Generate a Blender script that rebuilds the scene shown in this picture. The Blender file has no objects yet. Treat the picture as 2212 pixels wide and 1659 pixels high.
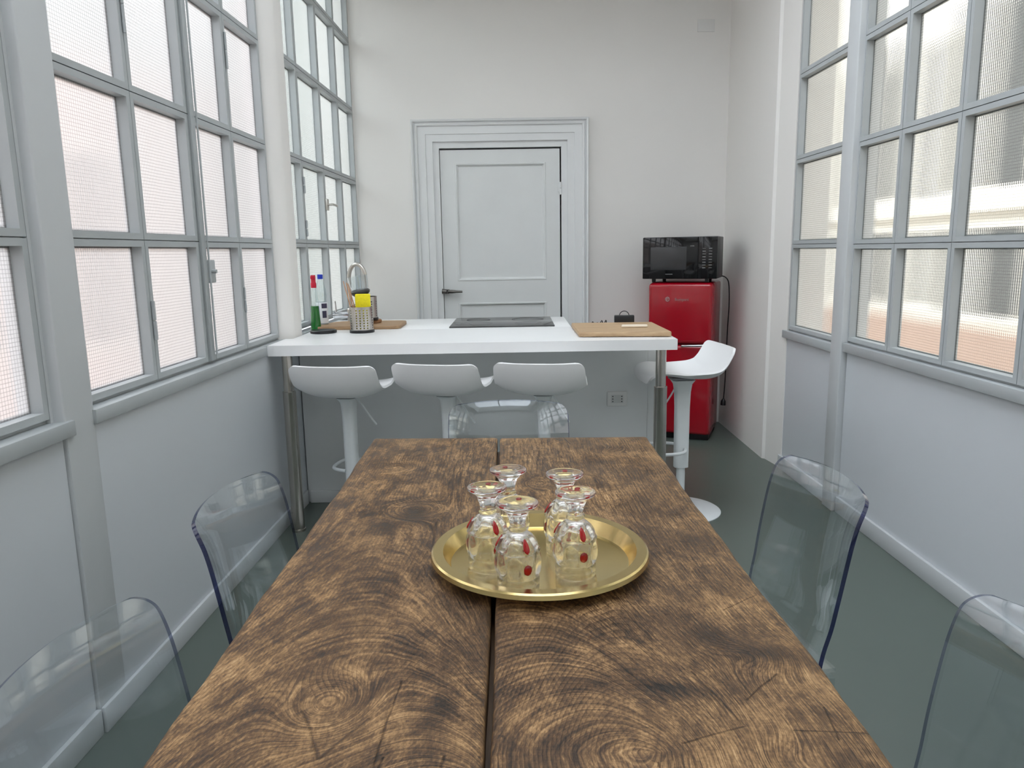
import bpy, bmesh, math, random
from math import sin, cos, pi, radians, sqrt, atan
from mathutils import Vector, Matrix

random.seed(7)
S = bpy.context.scene
COL = S.collection

# ------------------------------------------------------------------ mesh helpers
class M:
    """collects vertices and faces, links them as one mesh object"""
    def __init__(s): s.v = []; s.f = []; s.m = []
    def add(s, verts, faces, mi=0):
        b = len(s.v); s.v += [tuple(v) for v in verts]
        s.f += [tuple(b + i for i in f) for f in faces]; s.m += [mi] * len(faces); return s
    def box(s, c, d, bev=0.0, seg=2, mi=0, rot=None):
        bm = bmesh.new(); bmesh.ops.create_cube(bm, size=1.0)
        bmesh.ops.scale(bm, vec=Vector(d), verts=bm.verts)
        if bev > 0:
            bmesh.ops.bevel(bm, geom=bm.edges[:] , offset=bev, segments=seg, profile=0.5, affect='EDGES')
        if rot: bmesh.ops.rotate(bm, matrix=rot, verts=bm.verts)
        bmesh.ops.translate(bm, vec=Vector(c), verts=bm.verts)
        bm.verts.index_update()
        s.add([v.co[:] for v in bm.verts], [[v.index for v in f.verts] for f in bm.faces], mi); bm.free(); return s
    def bb(s, x0, x1, y0, y1, z0, z1, bev=0.0, seg=2, mi=0):
        return s.box(((x0+x1)/2, (y0+y1)/2, (z0+z1)/2), (abs(x1-x0), abs(y1-y0), abs(z1-z0)), bev, seg, mi)
    def lathe(s, prof, n=32, c=(0, 0, 0), mi=0, closed=False, sx=1, sy=1, mod=None):
        vs = []; fs = []
        for k, (r, z) in enumerate(prof):
            for i in range(n):
                a = 2*pi*i/n; rr = r*(mod(a, z, k) if mod else 1)
                vs.append((c[0]+rr*cos(a)*sx, c[1]+rr*sin(a)*sy, c[2]+z))
        m = len(prof)
        for k in range(m if closed else m-1):
            for i in range(n):
                j = (i+1) % n; k2 = (k+1) % m
                fs.append((k*n+i, k*n+j, k2*n+j, k2*n+i))
        if not closed:
            if prof[0][0] > 1e-6: fs.append(tuple(reversed(range(n))))
            if prof[-1][0] > 1e-6: fs.append(tuple(range((m-1)*n, m*n)))
        return s.add(vs, fs, mi)
    def tube(s, pts, r, n=10, closed=False, mi=0, flat=None):
        P = [Vector(p) for p in pts]; R = r if isinstance(r, (list, tuple)) else [r]*len(P)
        vs = []; fs = []; N = len(P); up = None
        for i in range(N):
            if closed: t = P[(i+1) % N]-P[i-1]
            else: t = P[min(i+1, N-1)]-P[max(i-1, 0)]
            t.normalize()
            if up is None:
                up = Vector((0, 0, 1)) if abs(t.z) < .9 else Vector((1, 0, 0))
            a = t.cross(up).normalized(); b = a.cross(t).normalized(); up = b
            for k in range(n):
                an = 2*pi*k/n
                vs.append(P[i]+a*cos(an)*R[i]*(flat or 1)+b*sin(an)*R[i])
        for i in range(N if closed else N-1):
            j = (i+1) % N
            for k in range(n):
                l = (k+1) % n; fs.append((i*n+k, i*n+l, j*n+l, j*n+k))
        if not closed:
            fs.append(tuple(reversed(range(n)))); fs.append(tuple(range((N-1)*n, N*n)))
        return s.add(vs, fs, mi)
    def cyl(s, p0, p1, r, n=16, mi=0, r1=None): return s.tube([p0, p1], [r, r if r1 is None else r1], n, False, mi)
    def ring(s, rect_out, rect_in, axis_lo, axis_hi, mi=0):
        """rectangular ring in the (y,z) plane, thick along x; rect = (y0,y1,z0,z1)"""
        def c(r, x): return [(x, r[0], r[2]), (x, r[1], r[2]), (x, r[1], r[3]), (x, r[0], r[3])]
        vs = c(rect_out, axis_lo)+c(rect_in, axis_lo)+c(rect_out, axis_hi)+c(rect_in, axis_hi); fs = []
        for i in range(4):
            j = (i+1) % 4
            fs += [(i, j, 4+j, 4+i), (8+i, 12+i, 12+j, 8+j), (i, 8+i, 8+j, j), (4+i, 4+j, 12+j, 12+i)]
        return s.add(vs, fs, mi)
    def prism(s, poly, z0, z1, mi=0):
        n = len(poly)
        vs = [(x, y, z0) for x, y in poly]+[(x, y, z1) for x, y in poly]
        fs = [tuple(reversed(range(n))), tuple(range(n, 2*n))]+[(i, (i+1) % n, n+(i+1) % n, n+i) for i in range(n)]
        return s.add(vs, fs, mi)
    def sheet(s, grid, thick, edge_mi=0, mi=0):
        """closed solid from a grid of points, offset along its normals; edge faces get their own material"""
        nu = len(grid); nv = len(grid[0]); G = [[Vector(p) for p in row] for row in grid]; Nn = []
        for i in range(nu):
            row = []
            for j in range(nv):
                a = G[min(i+1, nu-1)][j]-G[max(i-1, 0)][j]; b = G[i][min(j+1, nv-1)]-G[i][max(j-1, 0)]
                n = a.cross(b); row.append(n.normalized() if n.length > 1e-12 else Vector((0, 0, 1)))
            Nn.append(row)
        vs = [G[i][j] for i in range(nu) for j in range(nv)]+[G[i][j]-Nn[i][j]*thick for i in range(nu) for j in range(nv)]
        o = nu*nv; fs = []; ed = []
        for i in range(nu-1):
            for j in range(nv-1):
                a, b, c, d = i*nv+j, (i+1)*nv+j, (i+1)*nv+j+1, i*nv+j+1
                fs += [(a, b, c, d), (o+d, o+c, o+b, o+a)]
        for i in range(nu-1):
            a, b = i*nv, (i+1)*nv; ed.append((b, a, o+a, o+b))
            a, b = i*nv+nv-1, (i+1)*nv+nv-1; ed.append((a, b, o+b, o+a))
        for j in range(nv-1):
            a, b = j, j+1; ed.append((a, b, o+b, o+a))
            a, b = (nu-1)*nv+j, (nu-1)*nv+j+1; ed.append((b, a, o+a, o+b))
        base = len(s.v); s.v += [tuple(v) for v in vs]
        for f in fs: s.f.append(tuple(base+i for i in f)); s.m.append(mi)
        for f in ed: s.f.append(tuple(base+i for i in f)); s.m.append(edge_mi)
        return s
    def build(s, name, mats, parent=None, loc=(0, 0, 0), rot=(0, 0, 0), angle=38, smooth=True, sub=0):
        me = bpy.data.meshes.new(name); me.from_pydata(s.v, [], s.f)
        mats = mats if isinstance(mats, (list, tuple)) else [mats]
        for m in mats: me.materials.append(m)
        me.polygons.foreach_set('material_index', s.m)
        bm = bmesh.new(); bm.from_mesh(me); bmesh.ops.recalc_face_normals(bm, faces=bm.faces); bm.to_mesh(me); bm.free()
        if smooth:
            me.polygons.foreach_set('use_smooth', [True]*len(me.polygons)); me.set_sharp_from_angle(angle=radians(angle))
        me.update()
        o = bpy.data.objects.new(name, me); COL.objects.link(o); o.location = loc; o.rotation_euler = rot
        if parent: o.parent = parent
        if sub:
            md = o.modifiers.new('sub', 'SUBSURF'); md.levels = sub; md.render_levels = sub
        return o

def tag(o, label, cat, group=None):
    o['label'] = label; o['category'] = cat
    if group: o['group'] = group
    return o
def thing(name, label, cat, loc=(0, 0, 0), rz=0, group=None):
    o = bpy.data.objects.new(name, None); COL.objects.link(o); o.location = loc; o.rotation_euler = (0, 0, rz)
    o.empty_display_size = .1
    return tag(o, label, cat, group)
def struct(name, loc=(0, 0, 0), rz=0):
    o = bpy.data.objects.new(name, None); COL.objects.link(o); o.location = loc; o.rotation_euler = (0, 0, rz)
    o['kind'] = 'structure'; return o
def setting(o): o['kind'] = 'structure'; return o
def copy_tree(o, parent=None):
    c = o.copy(); COL.objects.link(c)
    if parent: c.parent = parent
    for ch in list(o.children): copy_tree(ch, c)
    return c
def arc(c, r, a0, a1, n, plane='xz'):
    out = []
    for i in range(n+1):
        a = a0+(a1-a0)*i/n
        if plane == 'xz': out.append((c[0]+r*cos(a), c[1], c[2]+r*sin(a)))
        elif plane == 'yz': out.append((c[0], c[1]+r*cos(a), c[2]+r*sin(a)))
        else: out.append((c[0]+r*cos(a), c[1]+r*sin(a), c[2]))
    return out
def smoothpath(pts, n=6):
    """Catmull-Rom through pts"""
    P = [Vector(p) for p in pts]; out = []
    for i in range(len(P)-1):
        p0, p1, p2, p3 = P[max(i-1, 0)], P[i], P[i+1], P[min(i+2, len(P)-1)]
        for k in range(n):
            t = k/n
            out.append(0.5*((2*p1)+(p2-p0)*t+(2*p0-5*p1+4*p2-p3)*t*t+(3*p1-p0-3*p2+p3)*t**3))
    out.append(P[-1]); return out

# ------------------------------------------------------------------ materials
def newmat(name):
    m = bpy.data.materials.new(name); m.use_nodes = True; nt = m.node_tree; nt.nodes.clear()
    out = nt.nodes.new('ShaderNodeOutputMaterial'); return m, nt, out
class NT:
    """tiny expression builder for shader nodes"""
    def __init__(s, nt): s.nt = nt; s.L = nt.links
    def n(s, t, **k):
        o = s.nt.nodes.new(t)
        for a, b in k.items(): setattr(o, a, b)
        return o
    def set(s, sock, v):
        if hasattr(v, 'is_linked') or hasattr(v, 'links'): s.L.new(v, sock)
        else: sock.default_value = v
    def m(s, op, a, b=0.0, c=None, clamp=False):
        o = s.n('ShaderNodeMath', operation=op, use_clamp=clamp); s.set(o.inputs[0], a); s.set(o.inputs[1], b)
        if c is not None: s.set(o.inputs[2], c)
        return o.outputs[0]
    def add(s, a, b): return s.m('ADD', a, b)
    def sub(s, a, b): return s.m('SUBTRACT', a, b)
    def mul(s, a, b): return s.m('MULTIPLY', a, b)
    def xyz(s, x, y, z=0.0):
        o = s.n('ShaderNodeCombineXYZ'); s.set(o.inputs[0], x); s.set(o.inputs[1], y); s.set(o.inputs[2], z); return o.outputs[0]
    def sep(s, v):
        o = s.n('ShaderNodeSeparateXYZ'); s.L.new(v, o.inputs[0]); return o.outputs
    def noise(s, v, scale, detail=4, rough=.55, dist=0.0):
        o = s.n('ShaderNodeTexNoise'); s.L.new(v, o.inputs['Vector']); o.inputs['Scale'].default_value = scale
        o.inputs['Detail'].default_value = detail; o.inputs['Roughness'].default_value = rough; o.inputs['Distortion'].default_value = dist
        return o.outputs['Fac']
    def ramp(s, f, stops, interp='LINEAR'):
        o = s.n('ShaderNodeValToRGB'); s.L.new(f, o.inputs[0]); cr = o.color_ramp; cr.interpolation = interp
        while len(cr.elements) > 1: cr.elements.remove(cr.elements[-1])
        cr.elements[0].position = stops[0][0]; cr.elements[0].color = (*stops[0][1], 1)
        for p, c in stops[1:]:
            e = cr.elements.new(p); e.color = (*c, 1)
        return o.outputs[0]
    def rng(s, f, a, b, c=0.0, d=1.0):
        o = s.n('ShaderNodeMapRange'); s.L.new(f, o.inputs[0])
        for i, v in enumerate((a, b, c, d)): o.inputs[i+1].default_value = v
        return o.outputs[0]
    def mix(s, f, a, b, mode='MIX'):
        o = s.n('ShaderNodeMix', data_type='RGBA', blend_type=mode)
        s.set(o.inputs[0], f); s.set(o.inputs[6], a if not isinstance(a, tuple) else (*a, 1)); s.set(o.inputs[7], b if not isinstance(b, tuple) else (*b, 1))
        return o.outputs[2]
    def obj(s): return s.n('ShaderNodeTexCoord').outputs['Object']
    def bump(s, h, strength=.2, dist=.002):
        o = s.n('ShaderNodeBump'); s.L.new(h, o.inputs['Height']); o.inputs['Strength'].default_value = strength; o.inputs['Distance'].default_value = dist
        return o.outputs[0]

def PM(name, col, rough=.5, metal=0.0, vary=0.0, vscale=3.0, bumpy=0.0, bscale=60, coat=0.0, spec=.5, trans=0.0, ior=1.45):
    m, nt, out = newmat(name); q = NT(nt); b = q.n('ShaderNodeBsdfPrincipled'); nt.links.new(b.outputs[0], out.inputs[0])
    b.inputs['Base Color'].default_value = (*col, 1); b.inputs['Roughness'].default_value = rough; b.inputs['Metallic'].default_value = metal
    b.inputs['Coat Weight'].default_value = coat; b.inputs['Specular IOR Level'].default_value = spec
    b.inputs['Transmission Weight'].default_value = trans; b.inputs['IOR'].default_value = ior
    o = q.obj()
    f = q.noise(o, vscale, 5, .6)
    lo = tuple(c*(1-vary) for c in col); hi = tuple(min(1, c*(1+vary)) for c in col)
    c = q.ramp(f, [(.3, lo), (.7, hi)]); nt.links.new(c, b.inputs['Base Color'])
    if bumpy > 0:
        nt.links.new(q.bump(q.noise(o, bscale, 3), bumpy, .002), b.inputs['Normal'])
    return m

WHITE_WALL = PM('plaster_white', (.79, .77, .745), .75, vary=.012, vscale=1.5, bumpy=.08, bscale=25, spec=.25)
PANEL = PM('paint_pale_grey', (.58, .605, .635), .42, vary=.015, vscale=1.2, spec=.4)
FRAME = PM('paint_window_grey', (.42, .445, .455), .4, vary=.03, vscale=6, spec=.4)
POSTP = PM('paint_post_grey', (.56, .58, .595), .45, vary=.015, vscale=2, spec=.4)
DARKGAP = PM('gap_dark', (.03, .03, .032), .9)
CEIL = PM('ceiling_white', (.52, .51, .48), .8, vary=.01)
TRIMW = PM('trim_white', (.74, .75, .755), .4, vary=.015, vscale=3)
DOORW = PM('door_white', (.72, .735, .735), .38, vary=.03, vscale=2.5, bumpy=.04, bscale=14)
WORKTOP = PM('worktop_white', (.84, .845, .85), .28, vary=.01, vscale=8)
ISLAND = PM('laminate_white', (.70, .715, .715), .4, vary=.01)
STOOLW = PM('stool_white', (.83, .83, .835), .35, vary=.005)
STOOLM = PM('stool_metal_white', (.76, .79, .80), .35, vary=.005)
STEEL = PM('steel_brushed', (.60, .57, .53), .3, 1.0, vary=.05, vscale=40)
STEEL_LEG = PM('steel_leg', (.50, .47, .43), .26, 1.0, vary=.04, vscale=20)
CHROME = PM('chrome', (.62, .62, .64), .12, 1.0)
PEWTER = PM('pewter', (.16, .15, .14), .4, .8, vary=.1, vscale=60)
BLACK = PM('black_plastic', (.012, .012, .014), .35, vary=.1, vscale=9)
BLACKG = PM('black_gloss', (.008, .008, .009), .06, vary=.02)
GREYGL = PM('grey_door_window', (.045, .045, .047), .15, vary=.02)
RED = PM('enamel_red', (.36, .002, .012), .2, vary=.02, coat=.5)
YELLOW = PM('sponge_yellow', (.85, .72, .02), .9, vary=.08, vscale=120, bumpy=.5, bscale=300)
GREYSP = PM('marking_grey', (.20, .20, .20), .5)
BRASS = PM('brass', (.62, .48, .21), .20, 1.0, vary=.03, vscale=30)
OUTLETW = PM('outlet_white', (.74, .74, .73), .4)
CREAM = PM('handle_cream', (.80, .72, .60), .4)
BLADE = PM('blade_steel', (.35, .35, .35), .25, 1.0)
FLOORM = PM('resin_floor', (.105, .128, .112), .33, vary=.06, vscale=.9, bumpy=.015, bscale=9, spec=.45)
COOK = PM('cooktop_glass', (.03, .03, .031), .09, vary=.02, spec=1.0)
REDCAP = PM('cap_red', (.55, .01, .04), .35); BLUECAP = PM('cap_blue', (.01, .04, .45), .35)
GREENL = PM('liquid_green', (.0, .17, .008), .15)
LABELW = PM('label_white', (.78, .80, .84), .4); LABELB = PM('label_blue', (.06, .19, .62), .4); LABELD = PM('label_dark', (.05, .045, .09), .4)

def wood_board(name, lo, hi, sc=1.0, axis='x'):
    m, nt, out = newmat(name); q = NT(nt); b = q.n('ShaderNodeBsdfPrincipled'); nt.links.new(b.outputs[0], out.inputs[0])
    x, y, z = q.sep(q.obj())
    if axis == 'y': x, y = y, x
    v = q.xyz(q.mul(x, 3*sc), q.mul(y, 40*sc), q.mul(z, 30*sc)); f = q.noise(v, 1.5, 5, .6, .6)
    nt.links.new(q.ramp(f, [(.3, lo), (.65, hi)]), b.inputs['Base Color']); b.inputs['Roughness'].default_value = .55
    return m
BOARD_A = wood_board('beech_board', (.36, .23, .125), (.52, .36, .21))
BOARD_B = wood_board('oak_board', (.28, .165, .085), (.42, .27, .15))
BOARD_C = wood_board('dark_round_board', (.20, .09, .035), (.32, .16, .07))
STICK = wood_board('stick_wood', (.42, .20, .10), (.60, .33, .19), axis='y')

def clear_plastic(name, tint, back=None, refl=1.0, ior=1.5, rough=.02):
    m, nt, out = newmat(name); q = NT(nt)
    t = q.n('ShaderNodeBsdfTransparent'); t.inputs[0].default_value = (*tint, 1)
    g = q.n('ShaderNodeBsdfGlossy'); g.inputs['Roughness'].default_value = rough; g.inputs[0].default_value = (.95, .97, 1, 1)
    fr = q.n('ShaderNodeFresnel'); fr.inputs[0].default_value = ior
    geo = q.n('ShaderNodeNewGeometry')
    # both sides of the solid use the outer interface
    if back: nt.links.new(q.mix(geo.outputs['Backfacing'], tint, back), t.inputs[0])
    f5 = q.m('POWER', q.sub(1.0, q.m('ABSOLUTE', q_dot(q, geo))), 5.0)
    R0 = ((ior-1)/(ior+1))**2
    f = q.add(R0*refl, q.mul(f5, (1-R0)))
    mx = q.n('ShaderNodeMixShader'); nt.links.new(f, mx.inputs[0]); nt.links.new(t.outputs[0], mx.inputs[1]); nt.links.new(g.outputs[0], mx.inputs[2])
    nt.links.new(mx.outputs[0], out.inputs[0]); return m
def q_dot(q, geo):
    d = q.n('ShaderNodeVectorMath', operation='DOT_PRODUCT'); q.L.new(geo.outputs['Normal'], d.inputs[0]); q.L.new(geo.outputs['Incoming'], d.inputs[1]); return d.outputs['Value']
CLEAR = clear_plastic('polycarbonate', (.94, .957, .962), refl=1.5)
NAVY = clear_plastic('polycarbonate_edge', (.09, .10, .26), refl=1.2, back=(.34, .37, .50))
CLEARB = clear_plastic('clear_bottle', (.94, .96, .96), refl=.9)
CLEARC = clear_plastic('clear_cup', (.93, .95, .955), refl=1.6)

def glassmat(name, col=(1, 1, 1), ior=1.5, rough=0.0):
    m, nt, out = newmat(name); q = NT(nt); g = q.n('ShaderNodeBsdfGlass'); g.inputs['Color'].default_value = (*col, 1)
    g.inputs['IOR'].default_value = ior; g.inputs['Roughness'].default_value = rough
    t = q.n('ShaderNodeBsdfTransparent'); t.inputs[0].default_value = (*col, 1)
    mx = q.n('ShaderNodeMixShader'); mx.inputs[0].default_value = .10
    nt.links.new(g.outputs[0], mx.inputs[1]); nt.links.new(t.outputs[0], mx.inputs[2]); nt.links.new(mx.outputs[0], out.inputs[0]); return m
CRYSTAL = glassmat('crystal', (.99, .99, .99), 1.48)
def gemmat():
    m, nt, out = newmat('red_gem'); q = NT(nt); b = q.n('ShaderNodeBsdfPrincipled'); nt.links.new(b.outputs[0], out.inputs[0])
    b.inputs['Base Color'].default_value = (.46, .006, .005, 1); b.inputs['Roughness'].default_value = .05
    b.inputs['Transmission Weight'].default_value = .3; b.inputs['IOR'].default_value = 1.5; return m
GEM = gemmat()

def pane_mat(name, wire=(.0108, .0108), wire_dark=.74, transl=.34, rough=.16, tint=(.95, .96, .95), reed=0.35):
    """reeded wire glass: fine square grid of wires, pressed ribs, milky body"""
    m, nt, out = newmat(name); q = NT(nt); x, y, z = q.sep(q.obj())
    def line(c, p, w):
        fr = q.m('FRACT', q.m('DIVIDE', c, p)); d = q.m('ABSOLUTE', q.sub(fr, .5)); return q.m('GREATER_THAN', d, .5-w)
    wob = q.noise(q.obj(), 7, 2)
    yy = q.add(y, q.mul(wob, .004)); zz = q.add(z, q.mul(wob, .004))
    wires = q.m('MAXIMUM', line(yy, wire[0], .075), line(zz, wire[1], .06))
    ribs = q.add(q.m('SINE', q.mul(yy, 2*pi/wire[0]*1.0)), q.m('SINE', q.mul(zz, 2*pi/wire[1])))
    nrm = q.bump(ribs, reed, .0012)
    col = q.mix(wires, tint, tuple(c*wire_dark for c in tint))
    r = q.n('ShaderNodeBsdfRefraction'); r.inputs['IOR'].default_value = 1.12; r.inputs['Roughness'].default_value = rough
    t = q.n('ShaderNodeBsdfTranslucent'); g = q.n('ShaderNodeBsdfGlossy'); g.inputs['Roughness'].default_value = .18
    for nn in (r, t): nt.links.new(col, nn.inputs['Color'])
    nt.links.new(nrm, r.inputs['Normal']); nt.links.new(nrm, g.inputs['Normal'])
    mx = q.n('ShaderNodeMixShader'); mx.inputs[0].default_value = transl
    nt.links.new(r.outputs[0], mx.inputs[1]); nt.links.new(t.outputs[0], mx.inputs[2])
    m2 = q.n('ShaderNodeMixShader'); m2.inputs[0].default_value = .05
    nt.links.new(mx.outputs[0], m2.inputs[1]); nt.links.new(g.outputs[0], m2.inputs[2]); nt.links.new(m2.outputs[0], out.inputs[0]); return m
PANE_L = pane_mat('wire_glass_milky', transl=.30, rough=.12, tint=(.855, .85, .85), reed=.2, wire_dark=.66)
PANE_C = pane_mat('wire_glass_grey', transl=.22, rough=.2, tint=(.86, .89, .88), reed=.2)
PANE_R = pane_mat('wire_glass_clearer', transl=.13, rough=.04, tint=(.88, .885, .87), reed=.10)

def added_roof_glass():
    m, nt, out = newmat('added_roof_glass'); q = NT(nt); t = q.n('ShaderNodeBsdfTransparent'); t.inputs[0].default_value = (.93, .95, .96, 1)
    d = q.n('ShaderNodeBsdfTranslucent'); d.inputs[0].default_value = (.8, .8, .8, 1); mx = q.n('ShaderNodeMixShader'); mx.inputs[0].default_value = .2
    nt.links.new(t.outputs[0], mx.inputs[1]); nt.links.new(d.outputs[0], mx.inputs[2]); nt.links.new(mx.outputs[0], out.inputs[0]); return m
PANE_S = added_roof_glass()
# ---- old table wood
def table_wood():
    m, nt, out = newmat('old_plank_wood'); q = NT(nt); b = q.n('ShaderNodeBsdfPrincipled'); nt.links.new(b.outputs[0], out.inputs[0])
    o = q.obj(); x, y, z = q.sep(o)
    warp = q.sub(q.noise(q.xyz(q.mul(x, 1.0), q.mul(y, .45), z), 5.5, 4, .6), .5)
    warp2 = q.sub(q.noise(q.xyz(q.mul(x, 1.0), q.mul(y, .6), 3.3), 17, 3, .5), .5)
    def gauss(cx, cy, sx, sy, ang=0.0):
        dx = q.sub(x, cx); dy = q.sub(y, cy)
        if ang:
            ca, sa = cos(ang), sin(ang)
            dx, dy = q.add(q.mul(dx, ca), q.mul(dy, sa)), q.sub(q.mul(dy, ca), q.mul(dx, sa))
        e = q.add(q.m('POWER', q.mul(dx, 1/sx), 2.0), q.m('POWER', q.mul(dy, 1/sy), 2.0))
        return q.m('EXPONENT', q.mul(e, -1.0))
    side = q.m('GREATER_THAN', x, -.05)
    # growth rings seen from the sawn face: distance to a tilted heart line, one for each plank
    def rings(x0, y0, d0, dd, k):
        up = q.m('MAXIMUM', q.sub(y, y0), 0.0); dn = q.m('MAXIMUM', q.sub(y0, y), 0.0)
        d = q.add(q.add(d0, q.mul(q.sub(1.0, q.m('EXPONENT', q.mul(up, -1/k))), dd)), q.mul(dn, .25))
        d = q.add(d, q.mul(warp, .030))
        dx = q.add(q.sub(x, x0), q.mul(warp, .022))
        return q.m('SQRT', q.add(q.mul(dx, dx), q.mul(d, d)))
    rR = rings(.149, -.60, .015, .24, .35); rL = rings(-.07, -.66, .02, .22, .25)
    r = q.add(q.mul(side, rR), q.mul(q.sub(1.0, side), rL))
    for (cx, cy, sx, sy, a) in ((-.24, .27, .05, .05, .05), (.346, -.39, .05, .045, -.05), (.29, .74, .03, .03, .04), (-.26, -.50, .06, .07, .05), (.30, -.62, .03, .04, .03), (-.33, .62, .03, .03, .03), (.05, .45, .03, .04, .02)):
        r = q.add(r, q.mul(gauss(cx, cy, sx, sy), a))
    r = q.add(r, q.mul(warp2, .0022))
    ph = q.m('FRACT', q.mul(r, 1/.0052))
    late = q.m('POWER', ph, 3.0)                                   # late wood darkens towards the ring's end
    ringamt = q.rng(q.noise(q.xyz(x, y, 9.1), 6, 2), .35, .65, .25, 1.0)
    # fibres
    fx = q.add(q.mul(r, 620), q.mul(x, 420)); fib = q.noise(q.xyz(fx, q.mul(y, 14), 1.7), 1.0, 3, .7)
    fib2 = q.noise(q.xyz(q.mul(fx, .25), q.mul(y, 5), 5.1), 1.0, 4, .65)
    saw = q.noise(q.xyz(q.mul(x, 40), q.mul(y, 330), 2.0), 1.0, 2, .5)
    # wear and stains
    big = q.noise(q.xyz(x, q.mul(y, .8), 0.4), 4.6, 6, .68, .6)
    mid = q.noise(q.xyz(x, q.mul(y, .62), 4.0), 17, 7, .70, .6)
    fine = q.noise(q.xyz(x, q.mul(y, .6), 8.0), 70, 5, .75, .5)
    dust = q.noise(q.xyz(x, q.mul(y, .35), 1.0), 260, 3, .7)
    patch_ = q.rng(mid, .37, .62)
    tone = q.add(q.add(q.mul(big, .36), q.mul(patch_, .16)), q.mul(fine, .34))
    tone = q.add(tone, q.mul(q.sub(dust, .5), .36))
    tone = q.add(tone, .122)
    tone = q.add(tone, q.mul(q.sub(fib, .5), .60)); tone = q.add(tone, q.mul(q.sub(fib2, .5), .34)); tone = q.add(tone, q.mul(q.sub(saw, .5), .10))
    tone = q.sub(tone, q.mul(q.mul(late, ringamt), .13))
    stain = None
    blobs = [(-.10, -.22, .05, .11, .3, .9), (-.165, -.33, .022, .07, .25, .9), (-.30, -.27, .06, .05, 0, .55), (-.33, -.42, .05, .02, .3, .7),
             (-.06, -.36, .05, .10, 0, .6), (-.11, -.50, .02, .05, 0, .8), (-.20, -.45, .07, .03, .4, .45), (.03, -.33, .09, .06, .2, .8),
             (.10, -.45, .07, .025, .5, .75), (.195, -.470, .055, .020, -.2, 1.5), (.346, -.385, .07, .03, -.15, 1.3), (.29, -.33, .05, .03, .2, .7),
             (.05, -.58, .06, .03, .6, .8), (.22, -.28, .05, .05, 0, .5), (.20, -.12, .06, .06, .2, .45), (-.24, .25, .035, .05, 0, 1.2), (-.28, .18, .10, .05, .2, .6),
             (-.15, .40, .08, .12, 0, .5), (-.10, .14, .10, .06, 0, .6), (-.34, .0, .06, .08, 0, .4), (-.25, -.10, .07, .05, .3, .4), (.30, .30, .06, .10, 0, .4),
             (.20, .62, .10, .05, .2, .4), (.30, .78, .05, .04, 0, .5), (-.30, .70, .10, .08, 0, .35), (-.37, -.60, .04, .03, 0, .5), (.37, -.62, .05, .05, 0, .4),
             (.26, .05, .05, .12, 0, .35), (-.20, -.64, .05, .05, 0, .4), (.36, .05, .04, .03, 0, .5)]
    for (cx, cy, sx, sy, a, w) in blobs:
        g = q.mul(gauss(cx, cy, sx, sy, a), w); stain = g if stain is None else q.add(stain, g)
    stain = q.mul(stain, q.rng(q.add(q.mul(mid, .6), q.mul(fine, .5)), .40, .68, .15, 1.0))
    tone = q.sub(tone, q.mul(stain, .25))
    # dents, scratches and the lines of an old repair
    def seg(x1, y1, x2, y2, w):
        L = sqrt((x2-x1)**2+(y2-y1)**2); ux, uy = (x2-x1)/L, (y2-y1)/L
        px = q.sub(q.add(x, q.mul(warp2, .012)), x1); py = q.sub(y, y1)
        t = q.m('MINIMUM', q.m('MAXIMUM', q.add(q.mul(px, ux), q.mul(py, uy)), 0.0), L)
        ex = q.sub(px, q.mul(t, ux)); ey = q.sub(py, q.mul(t, uy))
        d = q.m('SQRT', q.add(q.mul(ex, ex), q.mul(ey, ey))); return q.sub(1.0, q.m('DIVIDE', d, w, clamp=True))
    lines = None
    for s_ in [(-.295, -.505, -.250, -.600, .0035), (-.250, -.600, -.205, -.525, .003), (-.175, -.44, -.185, -.66, .002), (.235, -.43, .270, -.555, .0025), (.270, -.555, .185, -.585, .002),
               (.29, -.50, .35, -.44, .002), (.385, -.52, .375, -.585, .002), (.33, -.565, .43, -.575, .0018), (-.33, -.635, -.325, -.72, .002), (.15, -.62, .15, -.72, .0022),
               (-.19, .935, -.2, .87, .003), (-.105, .94, -.107, .90, .002), (.155, .92, .17, .84, .002), (.235, .10, .38, .02, .0015), (-.12, -.70, -.10, -.60, .003), (-.175, -.60, -.19, -.72, .002), (.33, -.25, .40, -.20, .0015)]:
        g = seg(*s_); lines = g if lines is None else q.m('MAXIMUM', lines, g)
    pits = q.n('ShaderNodeTexVoronoi'); nt.links.new(q.xyz(x, q.mul(y, .8), 0.0), pits.inputs['Vector']); pits.inputs['Scale'].default_value = 26
    pit = q.m('LESS_THAN', pits.outputs['Distance'], .055)
    tone = q.sub(tone, q.mul(lines, .13)); tone = q.sub(tone, q.mul(pit, .12))
    col = q.ramp(tone, [(.22, (.010, .008, .007)), (.34, (.032, .019, .011)), (.45, (.083, .045, .022)), (.55, (.165, .094, .043)), (.66, (.31, .182, .083)), (.82, (.53, .35, .18))])
    # far end greyed in patches, its hazy reflection put into the colour
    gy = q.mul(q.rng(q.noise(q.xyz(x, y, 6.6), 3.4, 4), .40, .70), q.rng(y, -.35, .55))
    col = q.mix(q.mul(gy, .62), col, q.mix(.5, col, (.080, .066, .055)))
    nt.links.new(col, b.inputs['Base Color'])
    nt.links.new(q.rng(tone, .3, .75, .42, .66), b.inputs['Roughness']); b.inputs['Specular IOR Level'].default_value = .30
    h = q.add(q.add(q.mul(fib, .5), q.mul(late, -.35)), q.add(q.mul(mid, .5), q.mul(lines, -1.2)))
    nt.links.new(q.bump(h, .55, .0022), b.inputs['Normal']); return m
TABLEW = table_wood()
TABLEL = wood_board('table_leg_wood', (.07, .04, .02), (.17, .10, .055), axis='y')

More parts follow.
